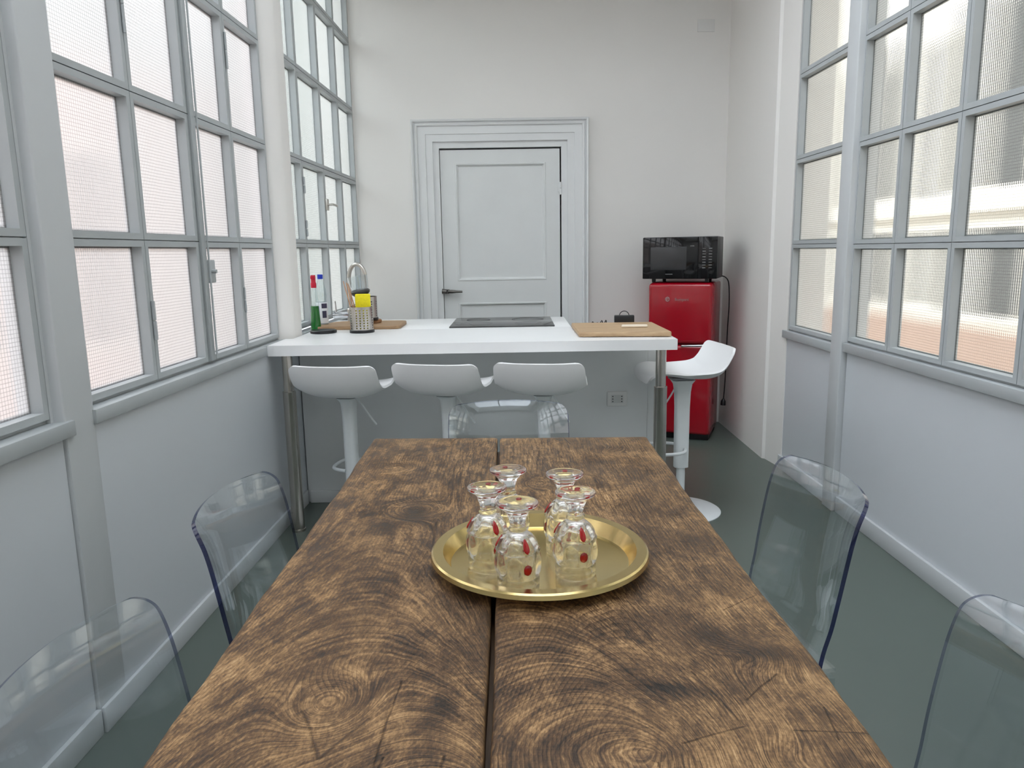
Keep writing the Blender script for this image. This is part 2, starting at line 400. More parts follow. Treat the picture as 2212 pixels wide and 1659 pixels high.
# ------------------------------------------------------------------ camera (lens and pose solved from the room's own lines)
F = 1618.168; pit_, yaw_, rol_ = radians(10.08238), radians(.42709), radians(-1.00509)
r_ = Vector((1, 0, 0)); fw = Vector((0, cos(pit_), -sin(pit_))); u_ = Vector((0, sin(pit_), cos(pit_)))
r2 = r_*cos(rol_)+u_*sin(rol_); u2 = u_*cos(rol_)-r_*sin(rol_)
Zr = Matrix.Rotation(yaw_, 3, 'Z'); r2, u2, fw = Zr @ r2, Zr @ u2, Zr @ fw
cam = bpy.data.cameras.new('camera'); co = bpy.data.objects.new('camera', cam); COL.objects.link(co)
mw = Matrix(((r2.x, u2.x, -fw.x, 0), (r2.y, u2.y, -fw.y, 0), (r2.z, u2.z, -fw.z, 1.35), (0, 0, 0, 1)))
co.matrix_world = mw; cam.sensor_width = 36; cam.sensor_fit = 'HORIZONTAL'; cam.lens = 36*F/2212; cam.clip_start = .02; cam.clip_end = 200
S.camera = co

# ------------------------------------------------------------------ the room
LX, RX, K = -1.28, 1.71, .0201
aL, aR, aB = -atan(K), atan(K), atan(.018)
ZC = 3.56; Y0 = -1.7; BY = 5.72
M().bb(-1.75, 2.2, Y0-.2, 6.2, -.12, 0).build('floor', FLOORM, smooth=False)['kind'] = 'structure'
SX0, SX1, SY0, SY1 = -.92, 1.30, -1.3, 4.2      # unseen roof light, added to brighten table, counter and floor
M().bb(-1.75, SX0, Y0-.2, 6.2, ZC, ZC+.15).bb(SX1, 2.2, Y0-.2, 6.2, ZC, ZC+.15).bb(SX0, SX1, Y0-.2, SY0, ZC, ZC+.15).bb(SX0, SX1, SY1, 6.2, ZC, ZC+.15).build('ceiling', CEIL, smooth=False)['kind'] = 'structure'
def add_roof_light():
    w = struct('window_7', (0, 0, ZC)); f = M(); g = M(); n = 6; h0, h1 = .72, .78
    for x in (SX0, (SX0+SX1)/2, SX1): f.bb(x-.02, x+.02, SY0, SY1, h0, h1)
    for k in range(n+1): y = SY0+(SY1-SY0)*k/n; f.bb(SX0, SX1, y-.018, y+.018, h0+.002, h1-.002)
    g.bb(SX0, SX1, SY0, SY1, h0+.03, h0+.034)
    f.build('window_frame', FRAME, w, smooth=False); g.build('glass', PANE_S, w, smooth=False)
    M().bb(SX0-.1, SX0, SY0-.1, SY1+.1, .15, h1).bb(SX1, SX1+.1, SY0-.1, SY1+.1, .15, h1).bb(SX0, SX1, SY0-.1, SY0, .15, h1).bb(SX0, SX1, SY1, SY1+.1, .15, h1).build('added_light_well', CEIL, w, smooth=False)  # deep well added to keep the roof light off the upper walls
add_roof_light()

def window(n, origin, rot, sg, cols, rows, pane, panehide=()):
    """steel-framed window in a wall's own frame: x towards the room is sg, y along the wall, z up"""
    w = struct('window_%d' % n, origin, rot); fr = M(); bk = M(); gl = M(); g = .0016; fwid = .020
    for i in range(len(cols)-1):
        for j in range(len(rows)-1):
            y0, y1, z0, z1 = cols[i]+g, cols[i+1]-g, rows[j]+g, rows[j+1]-g
            fr.ring((y0, y1, z0, z1), (y0+fwid, y1-fwid, z0+fwid, z1-fwid), 0, -sg*.044)
            fr.ring((y0+fwid-.001, y1-fwid+.001, z0+fwid-.001, z1-fwid+.001), (y0+fwid+.005, y1-fwid-.005, z0+fwid+.005, z1-fwid-.005), -sg*.0385, -sg*.044)
            gl.bb(-sg*.034, -sg*.038, y0+fwid-.001, y1-fwid+.001, z0+fwid-.001, z1-fwid+.001)
    for c in cols: bk.bb(-sg*.013, -sg*.046, c-.012, c+.012, rows[0], rows[-1])
    for r in rows: bk.bb(-sg*.0125, -sg*.0455, cols[0], cols[-1], r-.012, r+.012)
    fr.build('window_frame', FRAME, w, smooth=False); bk.build('window_bar', [FRAME], w, smooth=False); gl.build('glass', pane, w, smooth=False)
    return w

rowsL = [.937, 1.406, 1.876, 2.352, 2.825, 3.295]
wA = window(1, (LX, 0, 0), aL, 1, [-1.41, -.99, -.57, -.15, .27, .69, 1.105, 1.52, 1.935], [.93, 1.405, 1.884, 2.36, 2.835, 3.30], PANE_L)
wB = window(2, (LX, 0, 0), aL, 1, [2.095, 2.523, 2.933, 3.347, 3.779], rowsL, PANE_L)
wC = window(3, (LX, 0, 0), aL, 1, [3.93, 4.355, 4.81, 5.255, 5.69], [.95, 1.412, 1.872, 2.368, 2.84, 3.30], PANE_C)
rowsR = [.881, 1.353, 1.827, 2.2985, 2.77, 3.245]
wR = window(4, (RX, 0, 0), aR, -1, [1.63, 2.045, 2.463, 2.894, 3.312, 3.705], rowsR, PANE_R)
wR2 = window(5, (RX, 0, 0), aR, -1, [3.80, 4.47], [.862, 1.359, 1.834, 2.297, 2.77, 3.245], PANE_R)
wR0 = window(6, (RX, 0, 0), aR, -1, [-1.40, -.98, -.56, -.14, .28, .70, 1.12, 1.535], rowsR, PANE_R)

# hinges, rods and locks of the opening casements
def hinge(par, sg, y, z0, z1, r=.0065):
    M().cyl((sg*.006, y, z0), (sg*.006, y, (z0+z1)/2-.002), r, 10).cyl((sg*.006, y, (z0+z1)/2+.002), (sg*.006, y, z1), r, 10).build('hinge', FRAME, par)
hinge(wB, 1, 2.526, 1.073, 1.204); hinge(wB, 1, 3.352, 2.13, 2.275, .005); hinge(wB, 1, 2.522, 2.05, 2.22, .005); hinge(wB, 1, 3.35, 1.10, 1.21, .004)
M().bb(0, .012, 2.938, 2.972, .94, 3.29, .002).build('bolt_rail', FRAME, wB)
M().cyl((.016, 2.978, .945), (.016, 2.978, 3.28), .004, 8).build('bolt_rod', FRAME, wB)
M().bb(0, .016, 2.975, 3.035, 1.245, 1.335, .004).cyl((.016, 3.0, 1.29), (.034, 3.0, 1.29), .008, 10).build('lock_plate', FRAME, wB)
M().bb(0, .014, 4.80, 4.845, 1.62, 1.69, .003).tube([(.012, 4.822, 1.655), (.045, 4.822, 1.655), (.05, 4.85, 1.653), (.05, 4.90, 1.65)], .007, 8).build('window_handle', STEEL, wC)
hinge(wC, 1, 4.36, 1.69, 1.78, .006); hinge(wC, 1, 4.36, 1.45, 1.54, .006)

# walls below and above the windows
wl = struct('wall_left', (LX, 0, 0), aL)
top = 3.30
m = M(); m.bb(.02, -.10, Y0, 1.945, 0, .905); m.build('lower_panel', PANEL, wl, smooth=False)
m = M(); m.bb(.03, -.10, 1.95, 3.79, 0, .905); m.build('lower_panel', PANEL, wl, smooth=False)
m = M(); m.bb(.03, -.10, 3.79, 3.96, 0, .905); m.bb(.03, -.10, 3.96, 6.0, 0, .92); m.build('lower_panel', PANEL, wl, smooth=False)
M().bb(.02, -.10, Y0, 6.0, top, ZC).bb(.02, -.1, Y0, -1.41, 0, ZC).bb(0, -.1, 5.69, 6.0, .9, ZC).build('upper_wall', WHITE_WALL, wl, smooth=False)
for (y0, y1, zt) in ((Y0, 1.975, .93), (2.075, 3.475, .937)):
    M().bb(-.03, .042, y0, y1, zt-.006-.046, zt-.010, .002).build('window_sill', FRAME, wl)
def post(par, sg, y0, y1, off, name='post', mat=POSTP, z0=0, extra=()):
    M().bb(sg*off, -sg*.10, y0, y1, z0, ZC, .006, 3).build(name, mat, par)
post(wl, 1, 1.948, 2.085, .031)
M().bb(-.03, .03, 3.98, 5.69, .90, .926, .001).build('window_sill', FRAME, wl)
M().bb(-.03, .02, 3.475, 3.80, .86, .926, .001).build('window_sill', FRAME, wl)
# rounded reveal on the near side of the post
M().bb(-.0, -.08, 1.936, 1.95, .9, ZC).build('post_reveal', POSTP, wl, smooth=False)
# deeper column between the second and third window
p = M(); pts = [(-.10, 3.785), (.0, 3.785), (.018, 3.80), (.042, 3.822), (.056, 3.845), (.06, 3.857), (.06, 3.965), (.0, 3.975), (-.10, 3.975)]
p.prism(pts, .905, ZC); p.build('column', WHITE_WALL, wl, angle=50)
bl = setting(M().bb(.02, .036, Y0, 1.945, 0, .078, .003).bb(.03, .043, 1.95, 3.945, 0, .078, .003).build('baseboard_left', POSTP, None, (LX, 0, 0), (0, 0, aL)))

wr = struct('wall_right', (RX, 0, 0), aR)
m = M(); m.bb(-.0, .10, Y0, 3.69, 0, .85).build('lower_panel', PANEL, wr, smooth=False)
M().bb(-.0, .10, 3.81, 4.52, 0, .84).build('lower_panel', PANEL, wr, smooth=False)
M().bb(-.0, .10, Y0, 4.6, 3.245, ZC).bb(0, .1, Y0, -1.40, .8, ZC).build('upper_wall', WHITE_WALL, wr, smooth=False)
for (y0, y1, zt) in ((Y0, 3.69, .881), (3.81, 4.50, .862)):
    M().bb(.03, -.024, y0, y1, zt-.052, zt-.008, .002).build('window_sill', FRAME, wr)
post(wr, -1, 3.695, 3.812, .032); post(wr, -1, 1.53, 1.635, .032)
# white wall section running to the back corner, with a splayed reveal next to the window
p = M(); p.prism([(1.617, 4.475), (1.588, 4.685), (1.572, 4.70), (1.572, 6.0), (1.85, 6.0), (1.85, 4.475)], 0, ZC)
setting(p.build('wall_right_back', WHITE_WALL, angle=30))
setting(M().bb(-.0, -.016, Y0, 3.69, 0, .082, .003).bb(0, -.016, 3.812, 4.5, 0, .082, .003).build('baseboard_right', POSTP, None, (RX, 0, 0), (0, 0, aR)))

# back wall with the old door
wb = struct('wall_back', (0, BY, 0), aB)
DX0, DX1, DZ = -.556, .354, 2.106
m = M(); m.bb(-1.6, DX0, 0, .16, 0, ZC).bb(DX1, 2.0, 0, .16, 0, ZC).bb(DX0, DX1, 0, .16, DZ, ZC)
m.build('plaster', WHITE_WALL, wb, smooth=False)
M().bb(DX0-.05, DX1+.05, .12, .18, 0, DZ+.05).build('dark_gap_backing', DARKGAP, wb, smooth=False)  # dark board behind the leaf, shade of the door gap put in its colour
# stepped architrave, mitred at the corners
def architrave():
    prof = [(0, .10), (0, -.008), (.047, -.008), (.047, -.026), (.098, -.026), (.101, -.033), (.158, -.033), (.162, -.046), (.172, -.050), (.178, -.046), (.180, -.036), (.186, -.036), (.192, -.055), (.204, -.060), (.208, -.052), (.208, 0.0)]
    x0, x1, zt = -.549, .349, 2.098
    vs = []
    for d, yy in prof:
        d *= .95
        vs += [(x0-d, yy, 0), (x0-d, yy, zt+d), (x1+d, yy, zt+d), (x1+d, yy, 0)]
    n = len(prof); fs = []
    for k in range(n-1):
        for i in range(3): fs.append((k*4+i, k*4+i+1, (k+1)*4+i+1, (k+1)*4+i))
    return M().add(vs, fs)
setting(architrave().build('trim_1', TRIMW, None, (0, BY, 0), (0, 0, aB), angle=20))
dr = struct('door_1', (0, BY, 0), aB)
def door_leaf():
    x0, x1, z0, z1 = -.545, .338, .01, 2.087; d = M(); yf = .012
    pan = [(-.438, .234, 1.13, 1.992), (-.438, .234, .22, .966)]
    xs = [x0, -.438, .234, x1]; zs = [z0, .22, .966, 1.13, 1.992, z1]
    for i in range(3):
        for j in range(5):
            if i == 1 and j in (1, 3): continue
            d.add([(xs[i], yf, zs[j]), (xs[i+1], yf, zs[j]), (xs[i+1], yf, zs[j+1]), (xs[i], yf, zs[j+1])], [(0, 1, 2, 3)])
    d.add([(x0, yf, z0), (x1, yf, z0), (x1, yf, z1), (x0, yf, z1), (x0, yf+.04, z0), (x1, yf+.04, z0), (x1, yf+.04, z1), (x0, yf+.04, z1)], [(0, 1, 5, 4), (1, 2, 6, 5), (2, 3, 7, 6), (3, 0, 4, 7), (4, 5, 6, 7)])
    for (a, b, c, e) in pan:
        steps = [(0, 0), (.004, -.004), (.012, -.003), (.016, .006), (.022, .012), (.024, .016)]
        vs = []
        for (ins, dep) in steps:
            y = yf+dep; vs += [(a+ins, y, c+ins), (b-ins, y, c+ins), (b-ins, y, e-ins), (a+ins, y, e-ins)]
        fs = []
        for k in range(len(steps)-1):
            for i in range(4): fs.append((k*4+i, k*4+(i+1) % 4, (k+1)*4+(i+1) % 4, (k+1)*4+i))
        l = (len(steps)-1)*4; fs.append((l, l+1, l+2, l+3)); d.add(vs, fs)
    return d
door_leaf().build('door_leaf', DOORW, dr, angle=12)
hd = M(); hd.lathe([(.026, -.022), (.026, .022)], 16, (0, 0, 0))
h = M().cyl((-.512, .012, 1.055), (-.512, -.03, 1.055), .016, 14).tube([(-.512, -.034, 1.055), (-.48, -.036, 1.055), (-.45, -.034, 1.054), (-.405, -.03, 1.053)], [.013, .014, .010, .008], 10)
h.cyl((-.556, -.03, 1.058), (-.522, -.034, 1.056), .02, 14, r1=.017).build('door_handle', PEWTER, dr)
M().cyl((.344, -.006, 1.755), (.344, -.006, 1.798), .009, 10).cyl((.344, -.006, 1.802), (.344, -.006, 1.845), .009, 10).bb(.322, .344, .004, .014, 1.775, 1.83).build('hinge', TRIMW, dr)
M().cyl((.344, 0, .36), (.344, 0, .44), .010, 10).build('hinge', TRIMW, dr)
tag(M().bb(1.333, 1.455, -.008, .004, 2.873, 2.957, .003).build('cover_plate', PM('plate_white', (.72, .715, .70), .45), None, (0, BY, 0), (0, 0, aB)), 'blank white cover plate high on the back wall', 'cover plate')

# plain wall behind the camera
setting(M().bb(-1.7, 2.1, Y0-.15, Y0, 0, ZC).build('wall_front', WHITE_WALL, smooth=False))

# ------------------------------------------------------------------ outside: courtyard ground and the two facing buildings
PINK = PM('render_pale_pink', (.78, .62, .57), .9, vary=.06, vscale=.6)
GREYR = PM('render_grey_green', (.30, .34, .32), .9, vary=.08, vscale=.7)
CREAMR = PM('render_cream', (.80, .76, .68), .9, vary=.06, vscale=.8)
TERRA = PM('render_terracotta', (.42, .27, .20), .9, vary=.12, vscale=1.5)
WINDK = PM('window_dark', (.035, .042, .045), .5, spec=.1); PAVE = PM('paving_pale', (.55, .52, .47), .9, vary=.1, vscale=1.2)
M().bb(-30, 30, -25, 45, -1.3, -1.2).build('ground', PAVE, smooth=False)['kind'] = 'structure'
b1 = thing('building', 'pale pink rendered building beyond the left windows', 'building', (-5.6, 0, 0))
M().bb(-3, 0, -14, 12.2, -1.2, 3.9).build('wall', PINK, b1, smooth=False)
M().bb(-3, .4, 12.2, 34, -1.2, 7.5).build('wall', GREYR, b1, smooth=False)
for k in range(6):
    y = -11+k*4.0
    f_ = M().ring((y-.62, y+.62, .2, 2.7), (y-.5, y+.5, .32, 2.58), -.02, .05).build('window', CREAMR, b1, smooth=False)
    M().bb(-.01, .012, y-.5, y+.5, .32, 2.58).build('window_pane', WINDK, f_, smooth=False)
b2 = thing('building', 'cream building with dark windows beyond the right windows', 'building', (6.6, 0, 0))
M().bb(0, 3, -12, 30, -1.2, 6.0).build('wall', CREAMR, b2, smooth=False)
M().bb(-.06, .0, -12, 30, -1.2, .12).build('plinth_band', TERRA, b2, smooth=False)
M().bb(-.20, .0, -12, 30, 1.78, 1.98).build('ledge', CREAMR, b2, smooth=False)
for k in range(11):
    y = -8.55+k*2.7
    for (za, zb) in ((.35, 1.55), (2.1, 4.6)):
        f_ = M().ring((y-.95, y+.95, za-.1, zb+.1), (y-.85, y+.85, za, zb), -.06, .0).build('window', CREAMR, b2, smooth=False)
        M().bb(-.02, .01, y-.85, y+.85, za, zb).build('window_pane', WINDK, f_, smooth=False)
    M().bb(-.16, 0, y+1.15, y+1.5, 1.98, 5.6, .02).build('pilaster', CREAMR, b2, smooth=False)
# ------------------------------------------------------------------ dining table
TB = thing('dining_table', 'long rustic wooden dining table of two wide worn planks', 'table', (0, 1.4, 0), .012)
def plank(name, pts_l, pts_r, seedv):
    """plank with slightly wavy long edges and worn rounded arrises"""
    rnd = random.Random(seedv); n = 70; g = []
    (xa0, ya0), (xa1, ya1) = pts_l; (xb0, yb0), (xb1, yb1) = pts_r
    ph = [rnd.uniform(0, 6.28) for _ in range(6)]
    mm = M(); rings = []
    for i in range(n+1):
        t = i/n
        xl = xa0+(xa1-xa0)*t; yl = ya0+(ya1-ya0)*t; xr = xb0+(xb1-xb0)*t; yr = yb0+(yb1-yb0)*t
        wl_ = .0022*sin(9*t+ph[0])+.0016*sin(31*t+ph[1])+.0008*sin(77*t+ph[2]); wr_ = .0022*sin(8*t+ph[3])+.0016*sin(27*t+ph[4])+.0008*sin(83*t+ph[5])
        if abs(xa0+.05) < .03: wl_ *= .35
        if abs(xb0+.05) < .03: wr_ *= .35
        xl += wl_; xr += wr_
        r = .006; z1, z0 = .76, .712
        sec = [(xl+r*.3, z0), (xl, z0+r), (xl, z1-r), (xl+r*.35, z1-r*.3), (xl+r*1.4, z1)]
        sec += [(xl+(xr-xl)*f, z1) for f in (.2, .4, .6, .8)]
        sec += [(xr-r*1.4, z1), (xr-r*.35, z1-r*.3), (xr, z1-r), (xr, z0+r), (xr-r*.3, z0)]
        e = min(t, 1-t)*n
        rings.append([(x, yl+(yr-yl)*((x-xl)/(xr-xl)), z-(.004 if e < .5 and z > .74 else 0)) for x, z in sec])
    k = len(rings[0]); vs = [v for r in rings for v in r]; fs = []
    for i in range(n):
        for j in range(k):
            fs.append((i*k+j, i*k+(j+1) % k, (i+1)*k+(j+1) % k, (i+1)*k+j))
    fs.append(tuple(reversed(range(k)))); fs.append(tuple(range(n*k, (n+1)*k)))
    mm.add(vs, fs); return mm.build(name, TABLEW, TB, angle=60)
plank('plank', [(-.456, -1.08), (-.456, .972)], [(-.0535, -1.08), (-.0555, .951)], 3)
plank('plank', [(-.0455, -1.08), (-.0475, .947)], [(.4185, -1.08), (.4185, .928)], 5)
M().bb(-.10, .0, -1.06, .945, .690, .7115, .002).build('added_batten', TABLEL, TB)  # unseen strip added beneath the plank gap so it reads dark
for (x, y) in ((-.34, -.93), (.30, -.93), (-.34, .80), (.31, .78)):
    M().bb(x-.035, x+.035, y-.035, y+.035, 0, .712, .004).build('leg', TABLEL, TB)
M().bb(-.38, .34, -.955, -.905, .60, .711, .004).build('crosspiece', TABLEL, TB)
M().bb(-.38, .35, .765, .815, .60, .711, .004).build('crosspiece', TABLEL, TB)

# ------------------------------------------------------------------ clear polycarbonate chairs
def make_chair(label):
    t = thing('dining_chair', label, 'chair', group='transparent dining chairs round the wooden table')
    prof = [(.435, .140), (.50, .148), (.56, .162), (.62, .172), (.68, .182), (.74, .193), (.78, .203), (.805, .213), (.824, .223)]
    hw = [.192, .198, .203, .206, .207, .207, .206, .205, .204]
    nu = 30; grid = []
    P = smoothpath([(0, y, z) for z, y in prof], 4); Hh = [p.x for p in smoothpath([(h_, 0, 0) for h_ in hw], 4)]
    top = prof[-1][0]; rc = .030; ex = []
    for f in (.12, .25, .4, .55, .7, .82, .92, .97):      # extra rows through the rounded top corners
        z = top-.024*(1-f); ex.append(z)
    rows = [(p.z, p.y, h_) for p, h_ in zip(P, Hh) if p.z < top-.024]
    def at(z):
        for k in range(len(P)-1):
            if P[k].z <= z <= P[k+1].z:
                t_ = (z-P[k].z)/(P[k+1].z-P[k].z); return P[k].y+(P[k+1].y-P[k].y)*t_, Hh[k]+(Hh[k+1]-Hh[k])*t_
        return P[-1].y, Hh[-1]
    rows += [(z, *at(z)) for z in ex]+[(top, *at(top))]
    for i in range(nu+1):
        u = -1+2*i/nu; row = []
        for z, y, w in rows:
            d = top-z
            if d < rc: w -= rc-sqrt(max(0, rc*rc-(rc-d)**2))
            x = u*w; uu = min(1, abs(x)/.205); tt = (z-.435)/(top-.435)
            bul = (.028+.018*tt)*(1-uu**2.2)
            row.append((x, y+bul, z+.010*(1-uu*uu)*tt))
        grid.append(row)
    M().sheet(grid, -.0085, 1, 0).build('backrest', [CLEAR, NAVY], t, angle=45)
    # seat: gently dished, rolled down at the front
    g2 = []
    for i in range(17):
        u = -1+2*i/16; row = []
        for k in range(21):
            v = k/20; y = .175-.40*v; w = .200+.012*sin(pi*v)-(.03*max(0, v-.85)/.15)
            z = .452-.014*sin(pi*min(1, v*1.1))*(1-u*u)-(.028*max(0, (v-.84)/.16)**2)+.010*u*u
            row.append((u*w, y, z))
        g2.append(row)
    M().sheet(g2, .009, 0, 0).build('seat', CLEAR, t, angle=45)
    for sx in (-1, 1):
        for (ya, yb, xa, xb) in ((-.175, -.20, .165, .185), (.155, .20, .185, .200)):
            L = M(); secs = []
            for k in range(9):
                f = k/8; z = .445*(1-f); x = sx*(xa+(xb-xa)*f); y = ya+(yb-ya)*f*f; s_ = .021-.006*f
                secs += [(x-s_*.55, y-s_, z), (x+s_*.55, y-s_, z), (x+s_*.55, y+s_, z), (x-s_*.55, y+s_, z)]
            fs = [(3, 2, 1, 0), (32, 33, 34, 35)]
            for k in range(8):
                for i in range(4): fs.append((k*4+i, k*4+(i+1) % 4, k*4+4+(i+1) % 4, k*4+4+i))
            L.add(secs, fs); L.build('leg', CLEAR, t, angle=30)
    return t
ch = [('transparent plastic chair at the far end of the wooden table', (-.033, 2.305, 0), 0),
      ('transparent plastic chair left of the table, nearer the steel bar leg', (-.405, 1.572, 0), radians(86.8)),
      ('transparent plastic chair left of the table, cut off in the bottom corner', (-.378, .905, 0), radians(89)),
      ('transparent plastic chair right of the table, showing its whole navy edge', (.472, 1.64, 0), radians(-85.3)),
      ('transparent plastic chair right of the table, cut off by the frame edge', (.487, .862, 0), radians(-86))]
c0 = make_chair(ch[0][0])
for i, (lb, loc, rz) in enumerate(ch):
    c = c0 if i == 0 else copy_tree(c0); c.location = loc; c.rotation_euler = (0, 0, rz); c['label'] = lb

# ------------------------------------------------------------------ brass tray and the upturned goblets
tr = [(0, .761), (.168, .761), (.172, .7625), (.186, .788), (.203, .7885), (.2055, .786), (.2075, .780), (.2085, .7805), (.2065, .788), (.203, .7905), (.1845, .7900), (.170, .7648), (.166, .7632), (0, .7632)]
tag(M().lathe(tr, 96, (.037, 1.362, 0)).build('tray', BRASS, angle=35), 'round polished brass tray in the middle of the wooden table', 'tray')
def make_goblet(label):
    t = thing('goblet', label, 'glass', group='upturned goblets on the brass tray')
    H = .157
    # outer wall from rim (bottom, upturned) to the foot (top)
    outp = [(.0362, 0), (.0374, .002), (.0376, .007), (.0366, .0095), (.0376, .012), (.0378, .017), (.0374, .021), (.0360, .024), (.0378, .027)]
    outp += [(.0382+.0007*sin(pi*(k+1)/10), .028+.040*(k+1)/10) for k in range(9)]
    outp += [(.0366, .0695), (.0396, .072), (.0362, .0748), (.0372, .078), (.0362, .082), (.0343, .0865), (.0315, .091), (.0280, .095), (.0235, .099), (.0192, .102), (.0160, .1042), (.0152, .106), (.0170, .108), (.0168, .1095), (.0146, .112)]
    inn = [(.0338, .0), (.0345, .004), (.0345, .03), (.0345, .06), (.0332, .075), (.0285, .087), (.020, .094), (.010, .0975), (0, .0985)]
    def mod(a, z, k):
        if .0275 < z < .0685:
            f = (z-.048)/.0205; d2 = (abs(((a*9/(2*pi)) % 1)-.5)*2)**2+f*f
            return 1+.085*max(0, 1-d2)**.8-.03*min(1, max(0, d2-1))
        if .0745 < z < .1035: return 1-.12*(1-abs(sin(4.5*a)))*sin(pi*(z-.0745)/.029)
        return 1
    b = M(); n = 96; prof = list(reversed(inn))[0:]+outp
    vs = []; fs = []
    pr = list(reversed(inn))+outp
    for k, (r, z) in enumerate(pr):
        isout = k >= len(inn)
        for i in range(n):
            a = 2*pi*i/n; rr = r*(mod(a, z, k) if isout else 1); vs.append((rr*cos(a), rr*sin(a), z))
    for k in range(len(pr)-1):
        for i in range(n):
            j = (i+1) % n; fs.append((k*n+i, k*n+j, (k+1)*n+j, (k+1)*n+i))
    # stem and foot continue the same solid
    st = [(.0135, .115), (.0138, .120), (.0155, .127), (.0178, .134), (.0205, .1395), (.0262, .1455), (.0325, .1500), (.0362, .1525), (.0372, .1545), (.0366, .1568), (.0340, .1570), (.022, .1548), (.010, .1535), (0, .153)]
    base = len(pr)
    for k, (r, z) in enumerate(st):
        for i in range(n):
            a = 2*pi*i/n; rr = r*(1+.018*cos(8*a) if z < .146 else 1); vs.append((rr*cos(a), rr*sin(a), z))
    for k in range(len(pr)-1, len(pr)+len(st)-1):
        for i in range(n):
            j = (i+1) % n; fs.append((k*n+i, k*n+j, (k+1)*n+j, (k+1)*n+i))
    bm = M().add(vs, fs); bo = bm.build('bowl', CRYSTAL, t, angle=50)
    me = bo.data; b2_ = bmesh.new(); b2_.from_mesh(me); bmesh.ops.remove_doubles(b2_, verts=b2_.verts, dist=1e-6); bmesh.ops.recalc_face_normals(b2_, faces=b2_.faces); b2_.to_mesh(me); b2_.free()
    def gem(az, z, r, tilt, w, h, drop=False):
        g = M(); prof = []
        for k in range(9):
            f = k/8; zz = -1+2*f; rr = sqrt(max(0, 1-zz*zz))
            if drop: rr *= (1-.55*(zz+1)/2)**1.0 if zz > -.4 else 1*.84
            prof.append((rr*w, zz*h))
        g.lathe(prof, 14, sy=.42)
        o = g.build('gem', GEM, t)
        o.matrix_local = Matrix.Translation((r*cos(az), r*sin(az), z)) @ Matrix.Rotation(az-pi/2, 4, 'Z') @ Matrix.Rotation(tilt, 4, 'X') @ Matrix.Identity(4)
        return o
    for k in range(3):
        a = -pi/2+radians(25)+k*2*pi/3
        gem(a, .046, .0392, 0, .0075, .0098)                   # oval stones on the wall
        gem(a, .0868, .0332, radians(30), .0074, .0140, True)  # drop stones on the shoulder
        gem(a+.5, .1508, .0265, radians(90), .0055, .0065)       # stones in the foot
    return t
TZ = .7634
gob = [('clear goblet with red stones, upturned, nearest the front of the tray', (-.004, 1.245), 0),
       ('clear goblet with red stones, upturned, at the left edge of the tray group', (-.060, 1.335), .05),
       ('clear goblet with red stones, upturned, behind the left pair of goblets', (-.022, 1.445), .35),
       ('clear goblet with red stones, upturned, foremost of the right pair', (.101, 1.298), -.12),
       ('clear goblet with red stones, upturned, rear one of the right pair', (.089, 1.412), .02)]
g0 = make_goblet(gob[0][0])
for i, (lb, (x, y), rz) in enumerate(gob):
    g = g0 if i == 0 else copy_tree(g0); g.location = (x, y, TZ); g.rotation_euler = (0, 0, rz); g['label'] = lb

# ------------------------------------------------------------------ bar counter and kitchen island
HC = .93
bar = thing('bar_table', 'long white bar counter standing on brushed steel legs', 'table', (0, 0, 0), 0)
M().prism([(-1.172, 3.487), (.752, 3.487), (.752, 4.148), (-1.133, 4.148), (-1.133, 3.775), (-1.172, 3.775)], HC-.05, HC).build('tabletop', WORKTOP, bar, smooth=False)
for (x, y) in ((-1.098, 3.535), (.681, 3.513)):
    lg = M(); lg.cyl((x, y, .70), (x, y, HC-.05), .0245, 24).cyl((x, y, HC-.056), (x, y, HC-.05), .0255, 24).build('leg', STEEL_LEG, bar)
    M().lathe([(.0305, .004), (.0305, .695), (.031, .697), (.031, .703), (.026, .704)], 24, (x, y, 0)).lathe([(.034, 0), (.034, .012), (.031, .014)], 24, (x, y, 0)).build('sleeve', STEEL_LEG, bar)
ki = thing('kitchen_island', 'white kitchen unit with its worktop behind the bar counter', 'kitchen unit', (0, 0, 0))
M().bb(-1.164, .698, 3.965, 3.995, 0, HC-.051, .001).build('front_panel', ISLAND, ki, smooth=False)
M().bb(.702, .745, 3.985, 4.10, 0, HC-.051, .001).build('end_panel', ISLAND, ki, smooth=False)
M().bb(-1.140, .28, 4.155, 4.72, .08, HC-.041, .001).build('cabinet_body', ISLAND, ki, smooth=False)
M().bb(-1.148, .302, 4.1495, 4.785, HC-.04, HC, .001).build('worktop', WORKTOP, ki)
M().bb(-1.150, .70, 3.95, 3.965, 0, .068, .002).build('plinth', TRIMW, ki)

sk = thing('wall_socket', 'white double power socket on the panel under the bar', 'socket', (.535, 3.965, .556))
M().box((0, -.005, 0), (.108, .010, .080), .004).build('cover_plate', OUTLETW, sk)
M().box((0, -.0105, 0), (.066, .004, .044), .001).build('insert', PM('insert_white', (.60, .61, .60), .4), sk)
for x in (-.024, .024):
    h = M()
    for z in (-.014, 0, .014): h.cyl((x, -.0135, z), (x, -.008, z), .0032, 10)
    h.build('pin_holes', BLACK, sk)

ZMARK = PM('zone_mark_grey', (.06, .06, .06), .3)
hob = thing('cooktop', 'black glass cooktop set on the white worktop', 'cooktop', (-.082, 4.455, HC), 0)
M().box((0, 0, .004), (.59, .56, .008), .002).build('glass_top', COOK, hob)
for (x, y, r) in ((-.15, -.12, .09), (.15, -.12, .075), (-.15, .13, .07), (.15, .13, .095)):
    M().lathe([(r, .0081), (r, .0085), (r+.002, .0085), (r+.002, .0081)], 48, (x, y, 0), closed=True).build('zone_mark', ZMARK, hob)

